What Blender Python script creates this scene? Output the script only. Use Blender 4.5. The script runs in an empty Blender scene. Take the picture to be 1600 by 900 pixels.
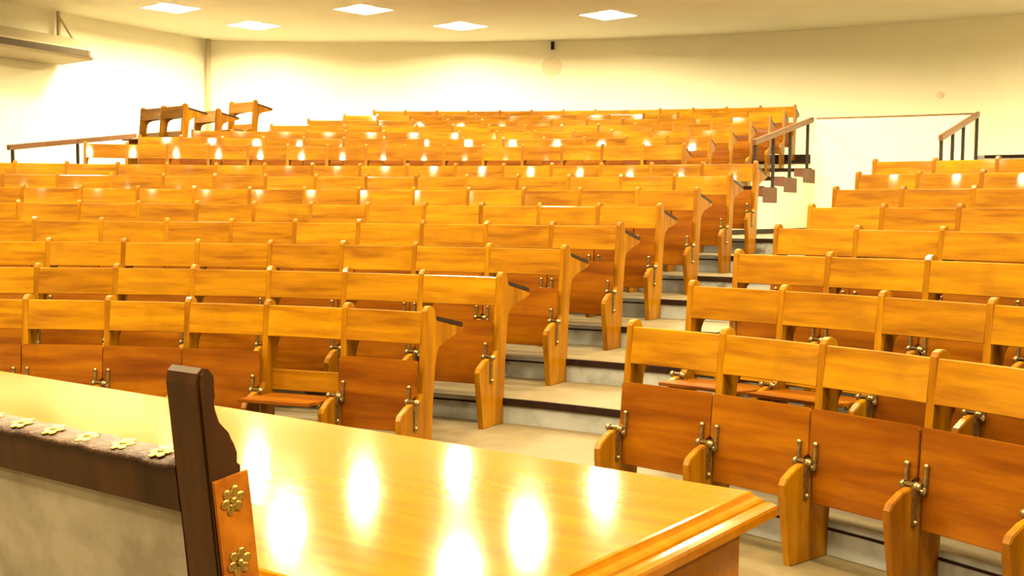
import bpy, bmesh, math, random
from mathutils import Vector, Matrix
from mathutils.geometry import delaunay_2d_cdt
random.seed(7)
R_ = math.radians
scene = bpy.context.scene
COL = scene.collection

# ------------------------------------------------------------------ materials
def new_mat(name):
    m = bpy.data.materials.new(name); m.use_nodes = True
    nt = m.node_tree; nt.nodes.clear()
    out = nt.nodes.new('ShaderNodeOutputMaterial'); b = nt.nodes.new('ShaderNodeBsdfPrincipled')
    nt.links.new(b.outputs[0], out.inputs[0])
    return m, nt, b
def nd(nt, t, **kw):
    n = nt.nodes.new(t)
    for k, v in kw.items(): setattr(n, k, v)
    return n
def ramp(nt, fac, stops):
    r = nd(nt, 'ShaderNodeValToRGB'); cr = r.color_ramp
    while len(cr.elements) < len(stops): cr.elements.new(0.5)
    for e, (p, c) in zip(cr.elements, stops):
        e.position = p; e.color = (*c, 1)
    nt.links.new(fac, r.inputs[0]); return r.outputs[0]
def mixc(nt, a, b, fac, mode='MIX'):
    n = nd(nt, 'ShaderNodeMix', data_type='RGBA', blend_type=mode)
    for s, v in ((n.inputs[0], fac), (n.inputs[6], a), (n.inputs[7], b)):
        if hasattr(v, 'is_output'): nt.links.new(v, s)
        else: s.default_value = v if not isinstance(v, tuple) else (*v, 1)
    return n.outputs[2]
def coords(nt, scale, rnd=True, loc=(0, 0, 0)):
    tc = nd(nt, 'ShaderNodeTexCoord'); mp = nd(nt, 'ShaderNodeMapping')
    mp.inputs['Scale'].default_value = scale
    if rnd:
        oi = nd(nt, 'ShaderNodeObjectInfo'); ml = nd(nt, 'ShaderNodeVectorMath', operation='SCALE')
        ml.inputs[0].default_value = (13.7, 29.1, 41.3); nt.links.new(oi.outputs['Random'], ml.inputs['Scale'])
        ad = nd(nt, 'ShaderNodeVectorMath', operation='ADD')
        nt.links.new(tc.outputs['Object'], ad.inputs[0]); nt.links.new(ml.outputs[0], ad.inputs[1])
        nt.links.new(ad.outputs[0], mp.inputs['Vector'])
    else:
        nt.links.new(tc.outputs['Object'], mp.inputs['Vector'])
    return mp.outputs[0]
def noise(nt, vec, scale, detail=4, rough=.55, dist=0.):
    n = nd(nt, 'ShaderNodeTexNoise'); n.inputs['Scale'].default_value = scale
    n.inputs['Detail'].default_value = detail; n.inputs['Roughness'].default_value = rough
    n.inputs['Distortion'].default_value = dist
    nt.links.new(vec, n.inputs['Vector']); return n.outputs['Fac']
def bump(nt, b, h, strength, dist=.01):
    n = nd(nt, 'ShaderNodeBump'); n.inputs['Strength'].default_value = strength; n.inputs['Distance'].default_value = dist
    nt.links.new(h, n.inputs['Height']); nt.links.new(n.outputs[0], b.inputs['Normal']); return n

def wood(name, axis, dark, mid, light, rough=.42, coat=.5, coat_rough=.055, spread=.27, bump_s=.05, fine=26, spec=.07):
    m, nt, b = new_mat(name)
    sc = {'x': (.9, 9, 9), 'z': (9, 9, .9)}[axis]
    v = coords(nt, sc)
    broad = noise(nt, v, 1.1, 3, .5, .6)
    gr = noise(nt, v, fine/9, 6, .6, .3)
    mx = nd(nt, 'ShaderNodeMath', operation='MULTIPLY_ADD'); mx.inputs[1].default_value = .45
    nt.links.new(gr, mx.inputs[0])
    m2 = nd(nt, 'ShaderNodeMath', operation='MULTIPLY'); m2.inputs[1].default_value = .55
    nt.links.new(broad, m2.inputs[0]); nt.links.new(m2.outputs[0], mx.inputs[2])
    c = ramp(nt, mx.outputs[0], [(.5-spread*.5, dark), (.5, mid), (.5+spread*.5, light)])
    oi = nd(nt, 'ShaderNodeObjectInfo')
    hue = ramp(nt, oi.outputs['Random'], [(0, (.86, .80, .75)), (.5, (1, .98, .95)), (1, (1.08, 1.1, 1.05))])
    c = mixc(nt, c, hue, 1.0, 'MULTIPLY')
    # worn, grimy patches
    v2 = coords(nt, (1, 1, 1)); st = noise(nt, v2, 5.5, 3, .5)
    sf = ramp(nt, st, [(.52, (0, 0, 0)), (.75, (.45, .45, .45))])
    c = mixc(nt, c, tuple(x*.62 for x in mid), sf)
    nt.links.new(c, b.inputs['Base Color'])
    b.inputs['Roughness'].default_value = rough
    b.inputs['Specular IOR Level'].default_value = spec; b.inputs['Coat Weight'].default_value = coat; b.inputs['Coat Roughness'].default_value = coat_rough
    bump(nt, b, mx.outputs[0], bump_s, .004)
    return m

W_D, W_M, W_L = (.15, .050, .0004), (.235, .094, .0005), (.30, .134, .0008)
M = {}
M['wood_h'] = wood('varnished_wood_horizontal_grain', 'x', W_D, W_M, W_L)
M['wood_v'] = wood('varnished_wood_upright_grain', 'z', (.135, .046, .0005), (.205, .078, .0006), (.27, .112, .0009), rough=.42, coat=.2, coat_rough=.15)
M['seat'] = wood('varnished_seat_plywood', 'x', (.09, .021, .0006), (.145, .041, .0008), (.20, .065, .001), rough=.42, coat=.2, coat_rough=.15, fine=18)
M['ledge'] = wood('dark_edged_ledge_wood', 'x', (.012, .005, .002), (.02, .008, .003), (.03, .012, .005), rough=.5, coat=.05, spec=.15)
M['rail'] = wood('brown_handrail_wood', 'x', (.10, .046, .02), (.15, .072, .034), (.20, .10, .05), rough=.4, coat=.2)
M['chair'] = wood('dark_walnut', 'z', (.018, .006, .0016), (.036, .013, .0034), (.055, .02, .006), rough=.4, coat=.12, coat_rough=.2, spec=.12)

def desk_mat():
    m, nt, b = new_mat('polished_golden_desk_wood')
    v = coords(nt, (.7, 7, 7), rnd=False)
    g = noise(nt, v, 2.0, 6, .6, .6)
    c = ramp(nt, g, [(.3, (.20, .064, .0008)), (.5, (.235, .08, .001)), (.7, (.27, .096, .0012))])
    nt.links.new(c, b.inputs['Base Color'])
    b.inputs['Roughness'].default_value = .3; b.inputs['Specular IOR Level'].default_value = 0
    b.inputs['Coat Weight'].default_value = .85; b.inputs['Coat Roughness'].default_value = .10
    v2 = coords(nt, (1, 1, 1), rnd=False)
    n1 = noise(nt, v2, 38, 3, .6); n2 = noise(nt, v2, 6, 2, .5)
    ad = nd(nt, 'ShaderNodeMath', operation='MULTIPLY_ADD'); ad.inputs[1].default_value = .25
    nt.links.new(n1, ad.inputs[0]); nt.links.new(n2, ad.inputs[2])
    bp = bump(nt, b, ad.outputs[0], .05, .006)
    nt.links.new(bp.outputs[0], b.inputs['Coat Normal'])
    return m
M['desk'] = desk_mat()

def plain(name, col, rough=.6, metal=0., var=.0, scale=6, bs=0., dark=None, spec=.5):
    m, nt, b = new_mat(name)
    if var or dark:
        v = coords(nt, (1, 1, 1), rnd=False); n = noise(nt, v, scale, 5, .6)
        d = dark or tuple(x*(1-var) for x in col)
        c = ramp(nt, n, [(.35, d), (.62, col)]); nt.links.new(c, b.inputs['Base Color'])
        if bs: bump(nt, b, n, bs, .01)
    else: b.inputs['Base Color'].default_value = (*col, 1)
    b.inputs['Roughness'].default_value = rough; b.inputs['Metallic'].default_value = metal
    b.inputs['Specular IOR Level'].default_value = spec
    return m
M['plaster'] = plain('cream_plaster', (.90, .87, .73), .85, var=.035, scale=1.2, spec=.2)
M['parapet'] = plain('white_plaster', (.74, .69, .52), .85, var=.03, scale=1.5, spec=.2)
M['ceiling'] = plain('cream_ceiling_panels', (.93, .90, .78), .9, var=.04, scale=.9, spec=.15)
M['tread'] = plain('worn_cream_terrazzo', (.12, .084, .036), .6, var=.2, scale=9)
M['nosing'] = plain('dark_rubber_nosing', (.018, .008, .005), .7, var=.3, scale=20, spec=.05)
M['skirting'] = plain('black_skirting', (.02, .014, .01), .6, spec=.15)
M['kerb'] = plain('red_brown_painted_kerb', (.10, .028, .012), .6, var=.25, scale=8)
M['corner'] = plain('grey_corner_casing', (.46, .38, .27), .6)
M['iron'] = plain('dark_iron', (.022, .016, .013), .6, 0, spec=.15)
M['bronze'] = plain('worn_bronze', (.34, .24, .11), .36, .9, var=.45, scale=60)
M['brass'] = plain('polished_brass', (.50, .33, .08), .3, 1., var=.35, scale=90)
M['ac'] = plain('cream_painted_steel', (.50, .42, .28), .6)
M['grille'] = plain('brown_grille_slats', (.12, .075, .03), .6)
M['grille_dark'] = plain('dark_grille_recess', (.03, .018, .008), .8)
M['fixture'] = plain('white_enamel', (.88, .86, .8), .4)
M['black'] = plain('black_plastic', (.010, .008, .007), .5, spec=.2)
M['faded'] = plain('faded_pink_paint', (.80, .70, .54), .85, var=.08, scale=22)
M['linen'] = plain('greyed_hide_backing', (.29, .245, .185), .8, dark=(.19, .15, .105), scale=9, bs=.15)
M['leather'] = plain('tan_leather', (.36, .115, .003), .42, dark=(.21, .052, .002), scale=16, bs=.25, spec=.2)
M['leather_dark'] = plain('cracked_brown_leather', (.07, .024, .009), .5, dark=(.022, .007, .0025), scale=34, bs=.9, spec=.3)

def riser_mat():
    m, nt, b = new_mat('scuffed_grey_riser')
    v = coords(nt, (1, 1, 1), rnd=False)
    n = noise(nt, v, 5, 6, .65); n2 = noise(nt, v, 1.3, 4, .6)
    c = ramp(nt, n, [(.32, (.17, .162, .15)), (.5, (.245, .24, .23)), (.7, (.285, .28, .27))])
    f = ramp(nt, n2, [(.60, (0, 0, 0)), (.64, (1, 1, 1))])
    c = mixc(nt, c, (.07, .055, .05), f)
    nt.links.new(c, b.inputs['Base Color']); b.inputs['Roughness'].default_value = .8
    return m
M['riser'] = riser_mat()

def emit_mat(name, col, s):
    m = bpy.data.materials.new(name); m.use_nodes = True; nt = m.node_tree; nt.nodes.clear()
    out = nt.nodes.new('ShaderNodeOutputMaterial'); e = nt.nodes.new('ShaderNodeEmission')
    e.inputs[0].default_value = (*col, 1); e.inputs[1].default_value = s
    nt.links.new(e.outputs[0], out.inputs[0]); return m
M['lamp'] = emit_mat('warm_lamp_panel', (1.0, .835, .45), 510.0)
M['lens'] = emit_mat('glowing_reflector', (1.0, .88, .56), 9.0)

# ------------------------------------------------------------------ mesh helpers
class MB:
    def __init__(s): s.bm = bmesh.new()
    def _mat(s, faces, mi):
        for f in faces: f.material_index = mi
    def box(s, lo, hi, mi=0, bevel=0.):
        vs = [s.bm.verts.new((x, y, z)) for z in (lo[2], hi[2]) for y in (lo[1], hi[1]) for x in (lo[0], hi[0])]
        fs = [s.bm.faces.new([vs[i] for i in q]) for q in ((0, 2, 3, 1), (4, 5, 7, 6), (0, 1, 5, 4), (2, 6, 7, 3), (1, 3, 7, 5), (0, 4, 6, 2))]
        s._mat(fs, mi)
        if bevel:
            es = list({e for f in fs for e in f.edges})
            bmesh.ops.bevel(s.bm, geom=es, offset=bevel, segments=2, affect='EDGES')
        return s
    def prism(s, poly, a, b, fn, mi=0, bevel=0.):
        """poly 2D points; fn(p, t) -> 3D, extruded from t=a to t=b"""
        A = [s.bm.verts.new(fn(p, a)) for p in poly]; B = [s.bm.verts.new(fn(p, b)) for p in poly]
        n = len(poly); fs = [s.bm.faces.new(A), s.bm.faces.new(B[::-1])]
        for i in range(n):
            j = (i+1) % n; fs.append(s.bm.faces.new((A[j], A[i], B[i], B[j])))
        s._mat(fs, mi)
        if bevel:
            es = list(set(fs[0].edges) | set(fs[1].edges))
            bmesh.ops.bevel(s.bm, geom=es, offset=bevel, segments=2, affect='EDGES')
        return s
    def tube(s, p, q, r, n=10, r2=None, mi=0):
        p, q = Vector(p), Vector(q); d = (q-p).normalized()
        u = d.orthogonal().normalized(); v = d.cross(u); r2 = r if r2 is None else r2
        A = [s.bm.verts.new(p+(u*math.cos(2*math.pi*i/n)+v*math.sin(2*math.pi*i/n))*r) for i in range(n)]
        B = [s.bm.verts.new(q+(u*math.cos(2*math.pi*i/n)+v*math.sin(2*math.pi*i/n))*r2) for i in range(n)]
        fs = [s.bm.faces.new(A[::-1]), s.bm.faces.new(B)]
        for i in range(n):
            j = (i+1) % n; f = s.bm.faces.new((A[i], A[j], B[j], B[i])); f.smooth = True; fs.append(f)
        s._mat(fs, mi); return s
    def ball(s, c, r, sc=(1, 1, 1), rot=None, mi=0):
        mt = Matrix.Translation(c) @ (rot.to_4x4() if rot else Matrix()) @ Matrix.Diagonal((*sc, 1))
        g = bmesh.ops.create_uvsphere(s.bm, u_segments=12, v_segments=8, radius=r, matrix=mt)
        for f in {f for v in g['verts'] for f in v.link_faces}: f.smooth = True; f.material_index = mi
        return s
    def beam(s, p, q, w, h, up=(0, 0, 1), mi=0, bevel=.004):
        p, q = Vector(p), Vector(q); d = (q-p).normalized(); sd = d.cross(Vector(up)).normalized(); u = sd.cross(d)
        cr = [sd*w/2-u*h/2, sd*w/2+u*h/2, -sd*w/2+u*h/2, -sd*w/2-u*h/2]
        A = [s.bm.verts.new(p+c) for c in cr]; B = [s.bm.verts.new(q+c) for c in cr]
        fs = [s.bm.faces.new(A), s.bm.faces.new(B[::-1])]
        for i in range(4):
            j = (i+1) % 4; fs.append(s.bm.faces.new((A[j], A[i], B[i], B[j])))
        s._mat(fs, mi)
        if bevel: bmesh.ops.bevel(s.bm, geom=list({e for f in fs for e in f.edges}), offset=bevel, segments=2, affect='EDGES')
        return s
    def mesh(s, name, mats):
        bmesh.ops.recalc_face_normals(s.bm, faces=s.bm.faces[:])
        me = bpy.data.meshes.new(name); s.bm.to_mesh(me); s.bm.free()
        for m in (mats if isinstance(mats, (list, tuple)) else [mats]): me.materials.append(m)
        return me
def obj(name, me, parent=None, loc=(0, 0, 0), rz=0.):
    o = bpy.data.objects.new(name, me); COL.objects.link(o); o.location = loc; o.rotation_euler = (0, 0, rz)
    if parent: o.parent = parent
    return o
def tag(o, label, cat, group=None):
    o['label'] = label; o['category'] = cat
    if group: o['group'] = group
    return o
def struct(name, me, loc=(0, 0, 0), rz=0.):
    o = obj(name, me, None, loc, rz); o['kind'] = 'structure'; return o

# ------------------------------------------------------------------ the hall's geometry
C1 = (-3.2078, .9834); C2 = (-2.7826, .8775)      # centres of the lower and the upper tiers
def Cc(k): return C2 if k >= 9 else C1
def Rk(k): return (5.4985+.8*k+(.1542 if k >= 9 else 0))*1.08
def Zk(k): return 0. if k == 0 else (.1394*k+(.0161 if k >= 9 else 0))*1.08
CEIL = 4.65
PLAT = 2.35

def arc_pts(c, r, a, b, n):
    return [(c[0]+r*math.sin(a+(b-a)*i/n), c[1]+r*math.cos(a+(b-a)*i/n)) for i in range(n+1)]

def tier(k, ra, rb, a, b, ztop, zbot, c=None, lip=True, mats=None, name='floor'):
    """annular step: tread from radius ra to rb, riser at ra from zbot to ztop, closed ends"""
    c = c or Cc(k); n = max(6, int(abs(b-a)*rb/.35)); mb = MB(); bm = mb.bm
    pi_, po = arc_pts(c, ra, a, b, n), arc_pts(c, rb, a, b, n)
    def line(p, z): return [bm.verts.new((x, y, z)) for x, y in p]
    I0, I1, O1, O0 = line(pi_, zbot), line(pi_, ztop), line(po, ztop), line(po, zbot)
    for i in range(n):
        for q, mi in (((I1[i], I1[i+1], O1[i+1], O1[i]), 0), ((I0[i], I0[i+1], I1[i+1], I1[i]), 1), ((O0[i+1], O0[i], O1[i], O1[i+1]), 1), ((I0[i+1], I0[i], O0[i], O0[i+1]), 1)):
            f = bm.faces.new(q); f.material_index = mi
    for i in (0, n): f = bm.faces.new((I0[i], I1[i], O1[i], O0[i])); f.material_index = 2
    return struct(name, mb.mesh(name, mats or [M['tread'], M['riser'], M['parapet']]))
def arc_strip(c, r, a, b, z0, z1, th, m, name):
    """thin curved strip on the speaker's side of radius r"""
    n = max(2, int(abs(b-a)*r/.3)); mb = MB(); bm = mb.bm
    A, B = arc_pts(c, r-th, a, b, n), arc_pts(c, r+.012, a, b, n)
    L = [[bm.verts.new((x, y, z)) for x, y in p] for p, z in ((A, z0), (A, z1), (B, z1), (B, z0))]
    for i in range(n):
        for j in range(4): bm.faces.new((L[j][i], L[j][i+1], L[(j+1) % 4][i+1], L[(j+1) % 4][i]))
    for i in (0, n): bm.faces.new([L[j][i] for j in range(4)])
    return struct(name, mb.mesh(name, m))

# main floor
mb = MB(); mb.box((-16, -6, -.2), (14, 24, 0)); struct('floor', mb.mesh('floor', [M['tread']]))
AW, AE = R_(-38), R_(78)          # sweep of the lower tiers
for k in range(1, 9):
    rb = Rk(k)+.02 if k < 8 else 13.2
    tier(k, Rk(k-1)+.02, rb+.3, AW, AE, Zk(k), 0.002)
RV = Rk(7)+.02
tier(8, RV+.25, 20.6, R_(-17), R_(70), Zk(8)-.002, .002)     # level ground behind the cross walk, under the upper tier
AL = R_(-12.6)
E2, ED = Vector((4.389, 16.687)), Vector((.5106, .8598))     # right edge of the upper stair: ends at E2, runs along ED
RP = 17.36                                                   # radius of the entrance wall behind the well
def edge_t(r):
    """distance back from E2 at which the stair edge meets radius r"""
    d = E2-Vector(C2); b = d.dot(ED); return b-math.sqrt(b*b-d.length_squared+r*r) if r <= 1e6 else 0
def edge_th(r, off=0.):
    p = E2-ED*edge_t(r)-Vector((ED.y, -ED.x))*off-Vector(C2); return math.atan2(p.x, p.y)
r9 = Rk(8)+.02+.17
TPLAT = Zk(15)
UM = [M['tread'], M['parapet'], M['parapet']]
for k in range(9, 16):
    ra = r9 if k == 9 else Rk(k-1)+.02
    tier(k, ra, Rk(k)+.32, AL if k < 12 else R_(-5), edge_th(ra, .04) if k < 14 else R_(24.3), Zk(k), Zk(8)-.001, mats=UM)
    if k < 15: tier(k, ra, min(Rk(k)+.32, 17.37), R_(31.53), R_(62), Zk(k), Zk(8)-.001)
tier(16, Rk(15)+.02, 20.75, R_(-8.5), R_(24.3), PLAT+.06, Zk(8)-.001, c=C2)
tier(16, RP+.09, 20.75, R_(24.31), R_(62), TPLAT, Zk(8)-.001, c=C2)
tier(14, 16.5, 19.0, R_(-11.2), R_(-5.2), 2.125, Zk(8)-.001, c=C2)

# nosings: thick in the aisles, a thin dark line under the seats
TN = 0
def trim(fn, *a):
    global TN; TN += 1
    return fn(*a, 'trim_%d' % TN)
AISLE = {1: (27.2, 40), 2: (27.2, 38.4), 3: (27.5, 37.2), 4: (27.8, 36.4), 5: (27.8, 35.7), 6: (27.9, 35), 7: (28, 34.5), 8: (28, 33.9)}
for k in range(1, 9):
    r = Rk(k-1)+.02
    a, b = AISLE[k]
    trim(arc_strip, C1, r, R_(a), R_(b), Zk(k)-.038, Zk(k)+.004, .012, M['nosing'])
    trim(arc_strip, C1, r, AW, R_(a), Zk(k)-.040, Zk(k)-.028, .004, M['nosing'])
    trim(arc_strip, C1, r, R_(b), AE, Zk(k)-.040, Zk(k)-.028, .004, M['nosing'])
for k in range(9, 16):
    r = r9 if k == 9 else Rk(k-1)+.02
    trim(arc_strip, C2, r, R_(19.5), edge_th(r, .17) if k < 14 else R_(24.25), Zk(k)-.045, Zk(k)+.004, .012, M['nosing'])
trim(arc_strip, C2, Rk(15)+.02, R_(19.5), R_(24.25), PLAT-.03, PLAT+.064, .012, M['nosing'])
trim(arc_strip, C2, RP+.09, R_(31.9), R_(60), TPLAT-.035, TPLAT+.004, .012, M['nosing'])

# side wall of the upper stair (white plaster, stepped) with brown kerb blocks and a black skirting
def polar(c, r, t): return (c[0]+r*math.sin(t), c[1]+r*math.cos(t))
def edge_wall(prof, o0, o1, m, name):
    """slab along the stair edge; prof in (radius, z); o0..o1 = offsets to the right of the edge"""
    mb = MB(); nn = Vector((ED.y, -ED.x))
    mb.prism(prof, o0, o1, lambda p, s_: (*(E2-ED*edge_t(p[0])+nn*s_), p[1]))
    return struct(name, mb.mesh(name, m))
prof = [(r9, Zk(8)), (RP, Zk(8))]
for k in range(13, 8, -1):
    ra = r9 if k == 9 else Rk(k-1)+.02
    prof += [(min(Rk(k)+.02, RP), Zk(k)+.002), (ra, Zk(k)+.002)]
edge_wall(prof, -.16, 0, M['parapet'], 'wall_stair_side')
edge_wall([(r9, Zk(8)), (RP-.1, Zk(8)), (RP-.1, Zk(8)+.06), (r9, Zk(8)+.06)], .0005, .012, M['skirting'], 'baseboard_stair')
for k in range(10, 14):
    ra = Rk(k-1)+.02
    edge_wall([(ra+.28, Zk(k)-.07), (min(Rk(k)+.015, RP), Zk(k)-.07), (min(Rk(k)+.015, RP), Zk(k)+.13), (ra+.28, Zk(k)+.13)], -.13, .004, M['kerb'], 'trim_%d' % (60+k))
# back parapet of the entrance well
def arc_wall(c, ra, rb, a, b, z0, z1, m, name, n=None):
    n = n or max(6, int(abs(b-a)*rb/.5)); mb = MB(); bm = mb.bm
    A, B = arc_pts(c, ra, a, b, n), arc_pts(c, rb, a, b, n)
    L = [[bm.verts.new((x, y, z)) for x, y in p] for p, z in ((A, z0), (A, z1), (B, z1), (B, z0))]
    for i in range(n):
        for j in range(4):
            f = bm.faces.new((L[j][i], L[j][i+1], L[(j+1) % 4][i+1], L[(j+1) % 4][i])); f.smooth = False
    for i in (0, n): bm.faces.new([L[j][i] for j in range(4)])
    return struct(name, mb.mesh(name, m))
arc_wall(C2, RP, RP+.085, edge_th(RP)-.004, R_(31.47), Zk(8), 2.828, M['parapet'], 'wall_entrance')

# rear wall (curved, concentric), left wall, right and front walls, ceiling
CW = (-3.338, 2.387); RW = 19.59
corner = Vector((-5.80, 21.84))
a0 = math.atan2(corner.x-CW[0], corner.y-CW[1]); a1 = R_(78)
arc_wall(CW, RW, RW+.2, a0-.012, a1, 0, CEIL+.3, M['plaster'], 'wall_back', 90)
ld = Vector((-.479, -.878)).normalized(); ln = Vector((.878, -.479)).normalized()
lend = corner+ld*30.0
def wall_seg(p, q, th, name, m=None):
    d = Vector((q[0]-p[0], q[1]-p[1])).normalized(); n_ = Vector((-d.y, d.x))*th
    mb = MB(); mb.prism([(p[0], p[1]), (q[0], q[1]), (q[0]+n_.x, q[1]+n_.y), (p[0]+n_.x, p[1]+n_.y)], 0, CEIL+.3, lambda v, t: (v[0], v[1], t))
    return struct(name, mb.mesh(name, m or M['plaster']))
wall_seg(lend, corner, .2, 'wall_left')
rc = polar(CW, RW, a1)
wall_seg(rc, (rc[0], -5.0), .2, 'wall_right')
wall_seg((rc[0], -5.0), (lend.x, -5.0), .2, 'wall_front')

LIGHTS = []   # (x, y, kind) kind 0 seen directly, 1 beyond the frame
LIGHTS += [(-4.5, 20.05), (-.92, 19.95), (1.52, 18.75), (-5.45, 18.4), (-2.39, 18.4), (3.86, 16.65)]
LIGHTS += [(-3.22, 16.3), (.25, 16.06), (-.64, 14.28)]
for y, xs in ((14.3, (-4.1, 3.1)), (15.2, (9.4,)), (12.3, (-5.4, -2.2, 1.3, 5.0, 8.4)), (10.2, (-7.4, -3.9, -.5, 3.0, 6.6)), (8.2, (-5.4, -2.1, 1.4, 5.0, 8.4)),  # far-right lamps of these rows are added to brighten the right wall
              (6.2, (-7.4, -3.9, -.5, 3.1, 6.6)), (4.2, (-5.4, -2.1, 1.4, 5.0)), (2.2, (-3.9, -.5, 3.1, 6.6)), (.2, (-5.4, -2.1, 1.4, 5.0))):  # rightmost lamps of the last two rows are added to light the desk side
    LIGHTS += [(x, y) for x in xs]
HS = .335
def diamond(x, y, h): return [(x+h*math.sqrt(2)*math.cos(a), y+h*math.sqrt(2)*math.sin(a)) for a in (R_(2), R_(92), R_(182), R_(272))]
outline = [(lend.x-.1, -5.1), (rc[0]+.1, -5.1)] + [polar(CW, RW+.1, a1+(a0-a1)*i/60) for i in range(61)]
vs = [Vector(p) for p in outline]; es = [(i, (i+1) % len(outline)) for i in range(len(outline))]
for x, y in LIGHTS:
    b0 = len(vs); vs += [Vector(p) for p in diamond(x, y, HS)]; es += [(b0+i, b0+(i+1) % 4) for i in range(4)]
ov, oe, of, *_ = delaunay_2d_cdt(vs, es, [], 1, 1e-5)
mb = MB(); V = [mb.bm.verts.new((v.x, v.y, CEIL)) for v in ov]
for f in of:
    cx = sum(ov[i].x for i in f)/len(f); cy = sum(ov[i].y for i in f)/len(f)
    if any(abs((cx-x)*math.cos(R_(47))+(cy-y)*math.sin(R_(47))) < HS*.999 and abs(-(cx-x)*math.sin(R_(47))+(cy-y)*math.cos(R_(47))) < HS*.999 for x, y in LIGHTS): continue
    try: mb.bm.faces.new([V[i] for i in f])
    except ValueError: pass
struct('ceiling', mb.mesh('ceiling', M['ceiling']))
mb = MB(); mb.box((-24, -8, CEIL+.31), (18, 26, CEIL+.4)); struct('ceiling_slab', mb.mesh('slab', M['ceiling']))

# recessed square lights
def ring_frame(h, w, z0, z1):
    mb = MB(); bm = mb.bm
    O, I = diamond(0, 0, h+w), diamond(0, 0, h-.004)
    L = [[bm.verts.new((x, y, z)) for x, y in p] for p, z in ((O, z0), (O, z1), (I, z1), (I, z0))]
    for i in range(4):
        for j in range(4): bm.faces.new((L[j][i], L[j][(i+1) % 4], L[(j+1) % 4][(i+1) % 4], L[(j+1) % 4][i]))
    return mb
me_frame = ring_frame(HS, .025, -.006, .004).mesh('frame', M['fixture'])
mb = MB(); bm = mb.bm; P0, P1 = diamond(0, 0, HS-.003), diamond(0, 0, HS-.003)
A = [bm.verts.new((x, y, .005)) for x, y in P0]; B = [bm.verts.new((x, y, .085)) for x, y in P1]
for i in range(4): bm.faces.new((A[i], A[(i+1) % 4], B[(i+1) % 4], B[i]))
bm.faces.new(B)
me_house = mb.mesh('housing', M['fixture'])
mb = MB(); bm = mb.bm; A = [bm.verts.new((x, y, .075)) for x, y in diamond(0, 0, HS-.02)]; bm.faces.new(A[::-1])
me_lens = mb.mesh('reflector', M['lens'])
mb = MB(); bm = mb.bm; A = [bm.verts.new((x, y, .066)) for x, y in diamond(0, 0, .19)]; bm.faces.new(A[::-1])
me_lamp = mb.mesh('lamp_panel', M['lamp'])
LL = ['square ceiling light near the rear wall, just right of the left corner',
      'second from the right of the five bright square ceiling lights, close to the rear wall',
      'rightmost of the five bright square ceiling lights, near the black fixture on the rear wall',
      'leftmost square ceiling light, nearest the left wall and its air conditioner',
      'square ceiling light at the top of the photo, middle one of the five bright ones',
      'square ceiling light cut off by the top edge of the photo, right of the others']
for i, (x, y) in enumerate(LIGHTS):
    o = bpy.data.objects.new('ceiling_light', None); COL.objects.link(o); o.location = (x, y, CEIL); o.empty_display_size = .1
    tag(o, LL[i] if i < 6 else 'recessed square ceiling light beyond the frame, some seen as reflections, some added for brightness', 'light',
        'ceiling lights near the rear wall' if i < 6 else 'ceiling lights over the front seats')
    obj('frame', me_frame, o); obj('housing', me_house, o); obj('reflector', me_lens, o); obj('lamp_panel', me_lamp, o)

# casing in the left rear corner and the dark line of the wall foot
mb = MB(); mb.tube((corner.x+.06, corner.y-.13, PLAT), (corner.x+.06, corner.y-.13, CEIL), .045, 14); struct('trim_80', mb.mesh('trim', M['corner']))

# ------------------------------------------------------------------ the tip-up benches
TH = .036
STD = [(-.24, 0), (.02, 0), (.040, .42), (.062, .60), (.074, .672), (.10, .706), (.165, .730), (.26, .750), (.345, .769), (.388, .782), (.388, .788), (.072, .8485), (.055, .918), (.045, .928),
       (.026, .9365), (.004, .9365), (-.016, .928), (-.027, .910), (-.042, .70), (-.062, .46), (-.085, .425), (-.14, .424), (-.215, .405), (-.275, .372), (-.29, .345), (-.286, .29)]
def std_mesh():
    mb = MB(); mb.prism(STD, -TH/2, TH/2, lambda p, t: (t, p[0], p[1]), bevel=.004)
    return mb.mesh('standard', M['wood_v'])
ME_STD = std_mesh()
def bracket_mesh():
    mb = MB()
    for s in (-1, 1):
        x = s*(TH/2+.005)
        mb.box((min(x, x-s*.004)-.004, -.165, .27), (max(x, x-s*.004)+.004, -.135, .435), bevel=.003)
        mb.tube((x, -.15, .425), (x+s*.014, -.15, .425), .017, 12)
        mb.ball((x+s*.012, -.15, .425), .014); mb.ball((x+s*.004, -.15, .285), .011)
    mb.box((-TH/2-.009, -.165, .426), (TH/2+.009, -.135, .436), bevel=.003)
    return mb.mesh('seat_bracket', M['bronze'])
ME_BRK = bracket_mesh()
def bent_board(w, zs, y0, t, tilt, sag, m, name, nx=16):
    """board across a bay, gently hollowed, leaning back by tilt (dy/dz)"""
    mb = MB(); bm = mb.bm; z0, z1 = zs
    rows = []
    for i in range(nx+1):
        u = -1+2*i/nx; x = u*w/2; d = sag*(1-u*u)
        c = .003
        sec = [(0, z0+c), (0, z1-c), (c, z1), (t-c, z1), (t, z1-c), (t, z0+c), (t-c, z0), (c, z0)]
        rows.append([bm.verts.new((x, y0+d+p[0]+tilt*(p[1]-z0), p[1])) for p in sec])
    for a, b in zip(rows, rows[1:]):
        for j in range(8):
            f = bm.faces.new((a[j], a[(j+1) % 8], b[(j+1) % 8], b[j])); f.smooth = True
        for j in range(8):
            e = bm.edges.get((a[j], b[j])); e.smooth = False
    bm.faces.new(rows[0]); bm.faces.new(rows[-1][::-1])
    return mb.mesh(name, m)
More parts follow.
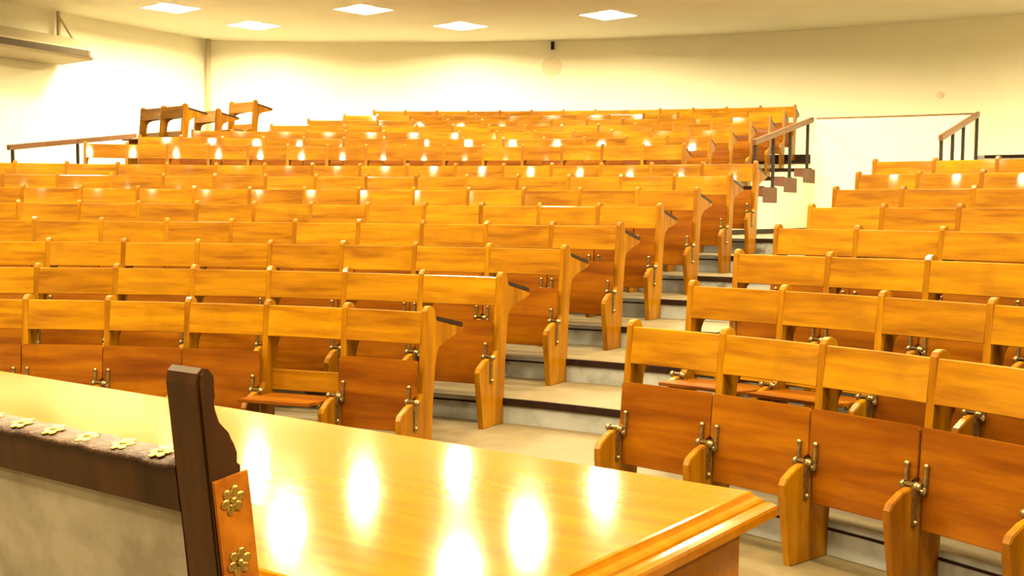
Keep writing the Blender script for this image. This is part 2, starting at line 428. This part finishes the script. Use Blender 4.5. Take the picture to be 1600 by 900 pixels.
def seat_mesh(w, narrow=False):
    """in its own frame: pivot at the origin, +z towards the front edge when tipped up, -y the underside"""
    mb = MB(); a, b = w/2-.006, w/2-.034
    if narrow: a = b+.0001
    poly = [(-b, -.15), (b, -.15), (b, .03), (a, .05), (a, .232), (a-.012, .244), (-a+.012, .244), (-a, .232), (-a, .05), (-b, .03)]
    mb.prism(poly, -.009, .009, lambda p, t: (p[0], t, p[1]), bevel=.003)
    return mb.mesh('seat', M['seat'])
def arm_mesh(w, s):
    mb = MB(); x = s*(w/2-.046)
    mb.beam((x, -.016, -.01), (x, -.016, .095), .016, .013, up=(0, 1, 0), bevel=.003)
    mb.ball((x, -.018, .098), .0115)
    mb.tube((x, -.016, .0), (s*(w/2-.030), -.032, .0), .009, 10)
    mb.beam((x, -.014, .02), (x-s*.004, -.03, -.012), .013, .012, up=(0, 1, 0), bevel=.003)
    return mb.mesh('hinge_arm', M['bronze'])

def bench(k, ths, C, R, z, label, group, down=(), hinges=True, name='lecture_bench'):
    """one fixed row: standards at the angles ths (radians) on a circle of radius R round C"""
    n = len(ths); mid = ths[n//2]; px, py = polar(C, R, mid)
    root = bpy.data.objects.new(name, None); COL.objects.link(root); root.location = (px, py, z); root.empty_display_size = .2
    tag(root, label, 'bench', group)
    poss = [(C[0]+R*math.sin(t)-px, C[1]+R*math.cos(t)-py, 0) for t in ths]
    angs = [-t for t in ths]
    fill_bench(root, poss, angs, down, hinges)
    return root
def fill_bench(root, poss, angs, down, hinges):
    n = len(poss)
    bms = None
    for i in range(n):
        s = obj('standard', ME_STD, root, poss[i], angs[i])
        if hinges: obj('seat_bracket', ME_BRK, s)
    for i in range(n-1):
        p, q = Vector(poss[i]), Vector(poss[i+1]); d = q-p; w = d.length; a = math.atan2(d.y, d.x)
        if bms is None:
            iw = w-TH-.002
            bms = dict(back=bent_board(iw, (.728, .905), -.043, .016, .125, .013, M['wood_h'], 'backrest'),
                       rail=bent_board(iw, (.41, .53), .0, .018, .05, 0, M['wood_h'], 'lower_rail', 2),
                       ledge=ledge_mesh(w, n == 2, n == 2), ledge_lo=ledge_mesh(w, True, n == 2), ledge_hi=ledge_mesh(w, n == 2, True), seat=seat_mesh(w), seat_down=seat_mesh(w, True), arms=[arm_mesh(w, s) for s in (-1, 1)])
        c = (p+q)/2
        obj('backrest', bms['back'], root, c, a)
        obj('lower_rail', bms['rail'], root, c, a)
        obj('writing_ledge', bms['ledge_lo' if i == 0 else 'ledge_hi' if i == n-2 else 'ledge'], root, c, a)
        st = obj('seat', bms['seat_down' if i in down else 'seat'], root, (0, 0, 0), 0)
        if i in down:
            off, rx = Vector((0, -.15, .392)), R_(90-3)
            st['label'] = 'seat folded down'
        else:
            off, rx = Vector((0, -.100+random.uniform(-.004, .004), .40)), R_(-3.5+random.uniform(-1.2, 1.0))
        ca, sa = math.cos(a), math.sin(a)
        st.location = (c.x+off.x*ca-off.y*sa, c.y+off.x*sa+off.y*ca, c.z+off.z)
        st.rotation_euler = (rx, 0, a)
        if hinges:
            for am in bms['arms']: obj('hinge_arm', am, st)
def ledge_mesh(w, lo=False, hi=False, ext=TH/2+.004):
    mb = MB(); sl = .062/.328
    poly = [(.062, .880), (.390, .880-sl*.328), (.390, .852-sl*.328), (.062, .852)]
    mb.prism(poly, -w/2+.0015-(ext if lo else 0), w/2-.0015+(ext if hi else 0), lambda p, t: (t, p[0], p[1]), bevel=.002)
    return mb.mesh('writing_ledge', M['ledge'])
ORD = ['front', 'second', 'third', 'fourth', 'fifth', 'sixth', 'seventh', 'eighth']
LOWL = {0: (27.489, 4.9809, 7), 1: (27.449, 4.6120, 8), 2: (27.685, 4.2698, 10), 3: (28.002, 3.6705, 12), 4: (27.920, 3.2210, 13),
        5: (28.024, 3.0583, 15), 6: (28.167, 2.7818, 16), 7: (28.109, 2.6174, 17)}
LOWR = {0: (39.771, 5.0434, 7), 1: (38.236, 4.6848, 7), 2: (36.988, 4.5039, 7), 3: (36.147, 3.7938, 8), 4: (35.507, 3.3461, 8),
        5: (34.801, 3.0703, 8), 6: (34.299, 2.7206, 8), 7: (33.738, 2.6587, 8)}
UP = {9: (20.427, 2.0863, 16), 10: (21.001, 2.1229, 15), 11: (21.404, 1.9968, 15), 12: (21.799, 1.9064, 14), 13: (22.209, 1.8241, 14),
      14: (22.415, 1.7281, 14), 15: (22.510, 1.6456, 14)}
for k, (t, st, n) in LOWL.items():
    ths = [R_(t-st*(n-1-i)) for i in range(n)]
    if k == 0:
        lab = 'front row of varnished tip-up seats left of the aisle, one seat folded down'
    elif k == 7:
        lab = 'eighth row of orange wooden seats left of the aisle, glossy, last before the cross walk'
    else:
        lab = '%s row from the front of orange wooden tip-up seats left of the aisle' % ORD[k]
    bench(k, ths, C1, Rk(k), Zk(k), lab, 'tip-up benches left of the aisle', down=(n-1-2,) if k == 0 else ())
for k, (t, st, n) in LOWR.items():
    ths = [R_(t+st*i) for i in range(n)]
    if k == 0: lab = 'front row of varnished tip-up seats right of the aisle, behind the desk corner'
    elif k == 1: lab = 'second row from the front right of the aisle, two seats nearest the aisle folded down'
    elif k == 7: lab = 'eighth and rearmost row of wooden seats right of the aisle, below the stair rails'
    else: lab = '%s row from the front of orange wooden tip-up seats right of the aisle' % ORD[k]
    bench(k, ths, C1, Rk(k), Zk(k), lab, 'tip-up benches right of the aisle', down=(0, 1) if k == 1 else ())
UL = {9: 'lowest row of the upper tier, glossy wooden seats just behind the cross walk', 10: 'second row of the upper tier, glossy wooden seats above the cross walk row',
      11: 'third row of the upper tier of glossy wooden seats', 12: 'fourth row of the upper tier of glossy wooden seats, the middle one',
      13: 'fifth row of the upper tier, third from the top of the hall', 14: 'sixth row of the upper tier, second from the top of the hall',
      15: 'topmost row of wooden seats, against the pale rear wall'}
for k, (t, st, n) in UP.items():
    ths = [R_(t-st*(n-1-i)) for i in range(n)]
    bench(k, ths, C2, Rk(k), Zk(k), UL[k], 'tip-up benches of the upper tier', hinges=False)

# three short benches standing askew in the left rear corner
def loose(pr, pl, z, label, down):
    p, q = Vector((*pl, 0)), Vector((*pr, 0)); d = q-p; nb = len(down); a = math.atan2(d.y, d.x)
    root = bpy.data.objects.new('short_bench', None); COL.objects.link(root); root.location = (p.x, p.y, z); root.empty_display_size = .2
    tag(root, label, 'bench', 'short benches turned askew in the left rear corner')
    fill_bench(root, [d*i/nb for i in range(nb+1)], [a]*(nb+1), [i for i in range(nb) if down[i]], False)
loose((-4.974, 17.423), (-5.86, 18.21), 2.125, 'short two-seat wooden bench turned askew, leftmost of three in the rear corner', (1, 1))
loose((-4.686, 18.256), (-5.13, 18.66), 2.125, 'short single-seat wooden bench standing askew behind the two-seat corner bench', (1,))
loose((-4.438, 19.775), (-4.93, 20.13), PLAT+.06, 'short single-seat wooden bench, rightmost and rearmost of the three in the corner', (1,))

# ------------------------------------------------------------------ handrails
def rail_thing(name, A, B, posts, label, w=.05, h=.075, extra=None):
    A, B = Vector(A), Vector(B)
    base = Vector((A.x, A.y, posts[0][1]))
    root = bpy.data.objects.new(name, None); COL.objects.link(root); root.location = base; root.empty_display_size = .2
    tag(root, label, 'handrail')
    d = B-A; L = d.length; a = math.atan2(d.y, d.x); pitch = math.asin(d.z/L)
    mb = MB(); mb.box((0, -w/2, -h/2), (L, w/2, h/2), bevel=.006)
    o = obj('rail', mb.mesh('rail', M['rail']), root, A-base); o.rotation_euler = (0, -pitch, a)
    for t, z0 in posts:
        P = A+d*t
        mb = MB(); zt = P.z-h*.45-z0; mb.box((-.019, -.019, 0), (.019, .019, zt), bevel=.003); mb.box((-.035, -.035, 0), (.035, .035, .008))
        obj('post', mb.mesh('post', M['iron']), root, Vector((P.x, P.y, z0))-base, a)
    return root, base
def lvl(x, y):
    r = math.hypot(x-C2[0], y-C2[1])
    for k in range(15, 8, -1):
        if r >= (r9 if k == 9 else Rk(k-1)+.02): return min(Zk(k), 9)
    return Zk(8)
nn = Vector((ED.y, -ED.x))
a_, b_ = E2-ED*2.56-nn*.05, E2-ED*.02-nn*.05
A = (a_.x, a_.y, 2.355); B = (b_.x, b_.y, 2.825)
ps = []
for t in (.02, .305, .59, .914):
    x, y = A[0]+(B[0]-A[0])*t, A[1]+(B[1]-A[1])*t
    r = math.hypot(x-C2[0], y-C2[1]); k = max(q for q in range(9, 14) if q == 9 or r >= Rk(q-1)+.02)
    ps.append((t, Zk(k)+(.1305 if k > 9 and r > Rk(k-1)+.30 else .0025)))
rail_thing('stair_handrail', A, B, ps, 'sloping brown handrail on dark iron posts beside the upper right stair')
tR = R_(31.58)
A = (*polar(C2, 15.0, tR), 2.37); B = (*polar(C2, RP+.06, tR), 2.835)
ps = []
for t in (.02, .30, .58, .975):
    x, y = A[0]+(B[0]-A[0])*t, A[1]+(B[1]-A[1])*t
    ps.append((t, min(lvl(x, y), TPLAT) if t < .9 else Zk(14)))
rail_thing('stair_handrail', A, B, ps, 'short sloping brown handrail at the right end of the white entrance wall')
rail_thing('stair_handrail', (-7.03, 16.0, 2.30), (-6.30, 19.2, 2.68), [(.03, Zk(8)), (.5, Zk(8)), (.95, Zk(8))],
           'long brown handrail in front of the left wall, beside the corner benches')
# thin top bar along the entrance wall
mb = MB(); pts = arc_pts(C2, RP+.045, edge_th(RP), R_(31.44), 12)
for p, q in zip(pts, pts[1:]): mb.beam((*p, 2.8415), (*q, 2.8415), .05, .025, bevel=0)
o = obj('top_bar', mb.mesh('top_bar', M['rail'])); tag(o, 'thin brown bar capping the white entrance wall between the two stair handrails', 'rail')

# ------------------------------------------------------------------ air conditioner on the left wall
def ac_unit():
    # local frame: x along the wall towards the rear, y out of the wall, z up
    P = corner+ld*3.40
    root = bpy.data.objects.new('air_conditioner', None); COL.objects.link(root); P = P+ln*.05; root.location = (P.x, P.y, 3.76)
    root.rotation_euler = (0, 0, math.atan2(-ld.y, -ld.x)); root.empty_display_size = .2
    tag(root, 'long cream air conditioner hung high on the left wall with a dark front grille', 'air conditioner')
    L = 2.9
    body = [(-.02, .03), (-.74, .065), (-.80, .10), (-.80, .205), (-.78, .235), (-.32, .45), (-.02, .48)]
    mb = MB(); mb.prism(body, -L, 0, lambda p, t: (t, p[0], p[1]), bevel=.012)
    obj('casing', mb.mesh('casing', M['ac']), root)
    mb = MB(); mb.box((-L+.2, -.806, .105), (-.12, -.796, .20)); g = obj('grille', mb.mesh('grille', M['grille_dark']), root)
    mb = MB()
    for i in range(4): mb.box((-L+.2, -.816, .110+i*.02), (-.12, -.806, .121+i*.02))
    obj('louvre', mb.mesh('louvre', M['grille']), g)
    mb = MB(); mb.box((-.10, -.812, .095), (-.004, -.79, .215), bevel=.004); obj('end_cap', mb.mesh('end_cap', M['ac']), root)
    for x in (-.07, -2.5):
        mb = MB()
        mb.beam((x, -.05, .46), (x, -.05, .88), .06, .04, up=(1, 0, 0)); mb.beam((x, -.04, .83), (x, -.36, .44), .03, .03, up=(1, 0, 0))
        obj('bracket', mb.mesh('bracket', M['corner']), root)
ac_unit()

# small fittings on the rear wall
def on_wall(u): return polar(CW, RW, u)
def wall_ang(x, y): return math.atan2(x-CW[0], y-CW[1])
t = wall_ang(.70, 21.4); p = polar(CW, RW-.045, t)
root = bpy.data.objects.new('wall_fixture', None); COL.objects.link(root); root.location = (p[0], p[1], 4.49); root.rotation_euler = (0, 0, -t); root.empty_display_size = .1
tag(root, 'small black cylindrical fixture high on the rear wall under the ceiling', 'fixture')
mb = MB(); mb.tube((0, 0, -.01), (0, 0, .135), .034, 14); obj('body', mb.mesh('body', M['black']), root)
mb = MB(); mb.box((-.012, 0, .05), (.012, .046, .075)); obj('mount', mb.mesh('mount', M['black']), root)
t = wall_ang(.70, 21.5); p = polar(CW, RW-.008, t)
mb = MB(); mb.tube((0, 0, 0), (0, .006, 0), .19, 28)
o = obj('wall_disc', mb.mesh('wall_disc', M['faded']), None, (p[0], p[1], 4.17), -t); tag(o, 'faded round patch on the rear wall below the black fixture', 'wall marking')
t = wall_ang(6.78, 18.6); p = polar(CW, RW-.02, t)
mb = MB(); mb.tube((0, 0, 0), (0, .02, 0), .055, 18); mb.tube((0, -.008, 0), (0, 0, 0), .028, 14)
o = obj('wall_fixture', mb.mesh('wall_fixture', M['faded']), None, (p[0], p[1], 3.44), -t); tag(o, 'tiny round cap on the rear wall above the right handrail', 'fixture')

# ------------------------------------------------------------------ lecturer's desk
# local frame: x along the desk towards the right end, y towards the audience; origin at the right far corner of the top
DA = math.atan2(-.588, .809)
def desk():
    Lg, D = 3.75, 1.128
    root = bpy.data.objects.new('lecturer_desk', None); COL.objects.link(root); root.location = (.579, 2.754, 0); root.rotation_euler = (0, 0, DA); root.empty_display_size = .3
    tag(root, 'long polished golden wooden desk with moulded edge in the foreground', 'desk')
    pr = [(-.20, .780), (0, .780), (.007, .778), (.010, .772), (.014, .766), (.024, .762), (.030, .757), (.032, .751), (.045, .748), (.054, .742), (.056, .735), (.056, .716), (.050, .712), (-.05, .712)]
    mb = MB(); bm = mb.bm; rings = []
    for o, z in pr: rings.append([bm.verts.new(v) for v in ((-Lg-o, -D-o, z), (o, -D-o, z), (o, o, z), (-Lg-o, o, z))])
    for a, b in zip(rings, rings[1:]):
        for i in range(4): bm.faces.new((a[i], a[(i+1) % 4], b[(i+1) % 4], b[i]))
    bm.faces.new(rings[0]); bm.faces.new(rings[-1][::-1])
    obj('desktop', mb.mesh('desktop', M['desk']), root)
    mb = MB(); mb.box((-.045, -D+.03, .06), (-.012, -.012, .7115), bevel=.003)
    obj('side_panel', mb.mesh('side_panel', M['desk']), root)
    mb = MB(); mb.box((-Lg+.012, -D+.03, .06), (-Lg+.045, -.012, .7115), bevel=.003); obj('side_panel', mb.mesh('side_panel', M['desk']), root)
    mb = MB(); mb.box((-Lg+.046, -.045, .06), (-.046, -.014, .7115), bevel=.003); obj('front_panel', mb.mesh('front_panel', M['desk']), root)
    mb = MB()
    for lo, hi in (((-Lg+.0, -.055, 0), (0, -.0, .0595)), ((-.055, -D+.02, 0), (0, -.056, .0595)), ((-Lg, -D+.02, 0), (-Lg+.055, -.056, .0595))): mb.box(lo, hi, bevel=.004)
    obj('plinth', mb.mesh('plinth', M['desk']), root)
desk()

# ------------------------------------------------------------------ lecturer's armchair, seen from behind
def chair():
    root = bpy.data.objects.new('lecturer_armchair', None); COL.objects.link(root)
    root.location = (-.433, 1.452, 0); root.rotation_euler = (0, 0, DA); root.empty_display_size = .3
    tag(root, 'dark carved high-back chair with brass rosettes, turned to the desk in the foreground', 'chair')
    W, PW = .60, .066
    tn = .123
    def rear(z): return -tn*(z-1.125) if z > .45 else .083+(z-.45)*-.16*-1*0 + (0.45-z)*-.10
    prof = [(0, .0), (0, .45), (0, 1.238), (.004, 1.252), (.012, 1.2585), (.022, 1.256), (.029, 1.247), (.0285, 1.236), (.021, 1.224), (.0175, 1.212), (.019, 1.200), (.027, 1.187),
            (.040, 1.172), (.049, 1.157), (.053, 1.143), (.051, 1.131), (.047, 1.124), (.055, 1.122), (.055, .45), (.055, .0)]
    def post(x0):
        mb = MB(); mb.prism(prof, x0, x0+PW, lambda p, t: (t, p[0]+rear(p[1]), p[1]), bevel=.004)
        return mb.mesh('back_post', M['chair'])
    def rosette(c, n, u, r, parent):
        """flower-headed stud: six petals round a dome"""
        n = Vector(n).normalized(); u = Vector(u).normalized(); v = n.cross(u); rot = Matrix((u, v, n)).transposed()
        mb = MB(); c = Vector(c)
        for i in range(6):
            a = i*math.pi/3+.3; d = (u*math.cos(a)+v*math.sin(a))
            pr_ = Matrix((d, n.cross(d), n)).transposed()
            mb.ball(c+d*r*.60, r*.42, (1, .82, .30), pr_)
        mb.ball(c+n*.001, r*.27, (1, 1, .75), rot)
        return obj('rosette_stud', mb.mesh('rosette_stud', M['brass']), parent)
    for x0 in (0, -W-PW): obj('back_post', post(x0), root)
    def slab(xa, xb, z0, z1, y0, y1, m, nm, bev=.004, par=root):
        mb = MB(); mb.prism([(y0, z0), (y1, z0), (y1, z1), (y0, z1)], xa, xb, lambda p, t: (t, p[0]+rear(p[1]), p[1]), bevel=bev)
        return obj(nm, mb.mesh(nm, m), par)
    slab(-W, 0, 1.063, 1.120, .004, .045, M['chair'], 'top_rail')
    slab(-W, 0, .50, .545, .004, .045, M['chair'], 'lower_rail')
    slab(-W, 0, .545, 1.0625, .014, .022, M['linen'], 'back_panel', .001)
    # leather drawn over the front, the top rail and the outer faces of the posts
    lc = slab(-W+.001, -.001, .54, 1.11, .046, .066, M['leather_dark'], 'leather_cover', .004)
    mb = MB(); bm = mb.bm; nx = 14; rws = []
    for i in range(nx+1):
        x = -W+W*i/nx; bul = .002*math.sin(i*2.3)
        rws.append([bm.verts.new((x, y+rear(1.125), z+bul)) for y, z in ((.000, 1.1205), (.002, 1.127), (.022, 1.1335), (.048, 1.133), (.066, 1.127), (.072, 1.115), (.068, 1.1), (.046, 1.1205))])
    for a, b in zip(rws, rws[1:]):
        for j in range(8):
            f = bm.faces.new((a[j], a[(j+1) % 8], b[(j+1) % 8], b[j])); f.smooth = True
    bm.faces.new(rws[0]); bm.faces.new(rws[-1][::-1])
    tp = obj('leather_edge', mb.mesh('leather_edge', M['leather_dark']), root)
    for i in range(7):
        rosette((-.055-.083*i, .022+rear(1.125), 1.134), (0, -.25, 1), (1, 0, 0), .019, tp)
    for s, x in ((1, PW), (-1, -W-PW)):
        mb = MB(); mb.prism([(.004, .47), (.062, .47), (.062, 1.1205), (.004, 1.1135)], x, x+s*.004, lambda p, t: (t, p[0]+rear(p[1]), p[1]), bevel=.0012)
        st = obj('leather_strap', mb.mesh('leather_strap', M['leather']), root); st['label'] = 'tan leather strip with brass rosettes'
        for i in range(7):
            z = 1.085-.083*i; rosette((x+s*.0045, .031+rear(z), z), (s, 0, 0), (0, 1, 0), .0195, st)
    # seat, front legs, stretchers and arms
    mb = MB(); mb.box((-W-.04, .10, .40), (.04, .36, .46), bevel=.008); obj('seat_frame', mb.mesh('seat_frame', M['chair']), root)
    mb = MB(); mb.box((-W-.03, .15, .461), (.03, .365, .50), bevel=.015); obj('seat_pad', mb.mesh('seat_pad', M['leather_dark']), root)
    for x in (-W-.066, 0):
        mb = MB(); mb.box((x, .361, 0), (x+.06, .415, .46), bevel=.006); obj('front_leg', mb.mesh('front_leg', M['chair']), root)
    mb = MB(); mb.box((-W-.005, .375, .16), (-.001, .40, .22), bevel=.004); obj('stretcher', mb.mesh('stretcher', M['chair']), root)
chair()

# ------------------------------------------------------------------ world, camera, view
w = bpy.data.worlds.new('World'); scene.world = w; w.use_nodes = True
w.node_tree.nodes['Background'].inputs[0].default_value = (.9, .75, .5, 1); w.node_tree.nodes['Background'].inputs[1].default_value = .05

cam = bpy.data.cameras.new('Camera'); co = bpy.data.objects.new('Camera', cam); COL.objects.link(co)
cam.sensor_width = 36; cam.lens = 1786*36/1600; cam.clip_start = .05; cam.clip_end = 200
pt, rl = .0662, .0075
F = Vector((0, math.cos(pt), -math.sin(pt))); X0 = Vector((1, 0, 0)); U0 = Vector((0, math.sin(pt), math.cos(pt)))
X = X0*math.cos(rl)+U0*math.sin(rl); U = -X0*math.sin(rl)+U0*math.cos(rl)
co.matrix_world = Matrix(((X.x, U.x, -F.x, 0), (X.y, U.y, -F.y, 0), (X.z, U.z, -F.z, 1.455), (0, 0, 0, 1)))
scene.camera = co
vs_ = scene.view_settings
vs_.view_transform = 'Standard'; vs_.look = 'None'; vs_.gamma = 1; vs_.exposure = 0.0; vs_.use_curve_mapping = False
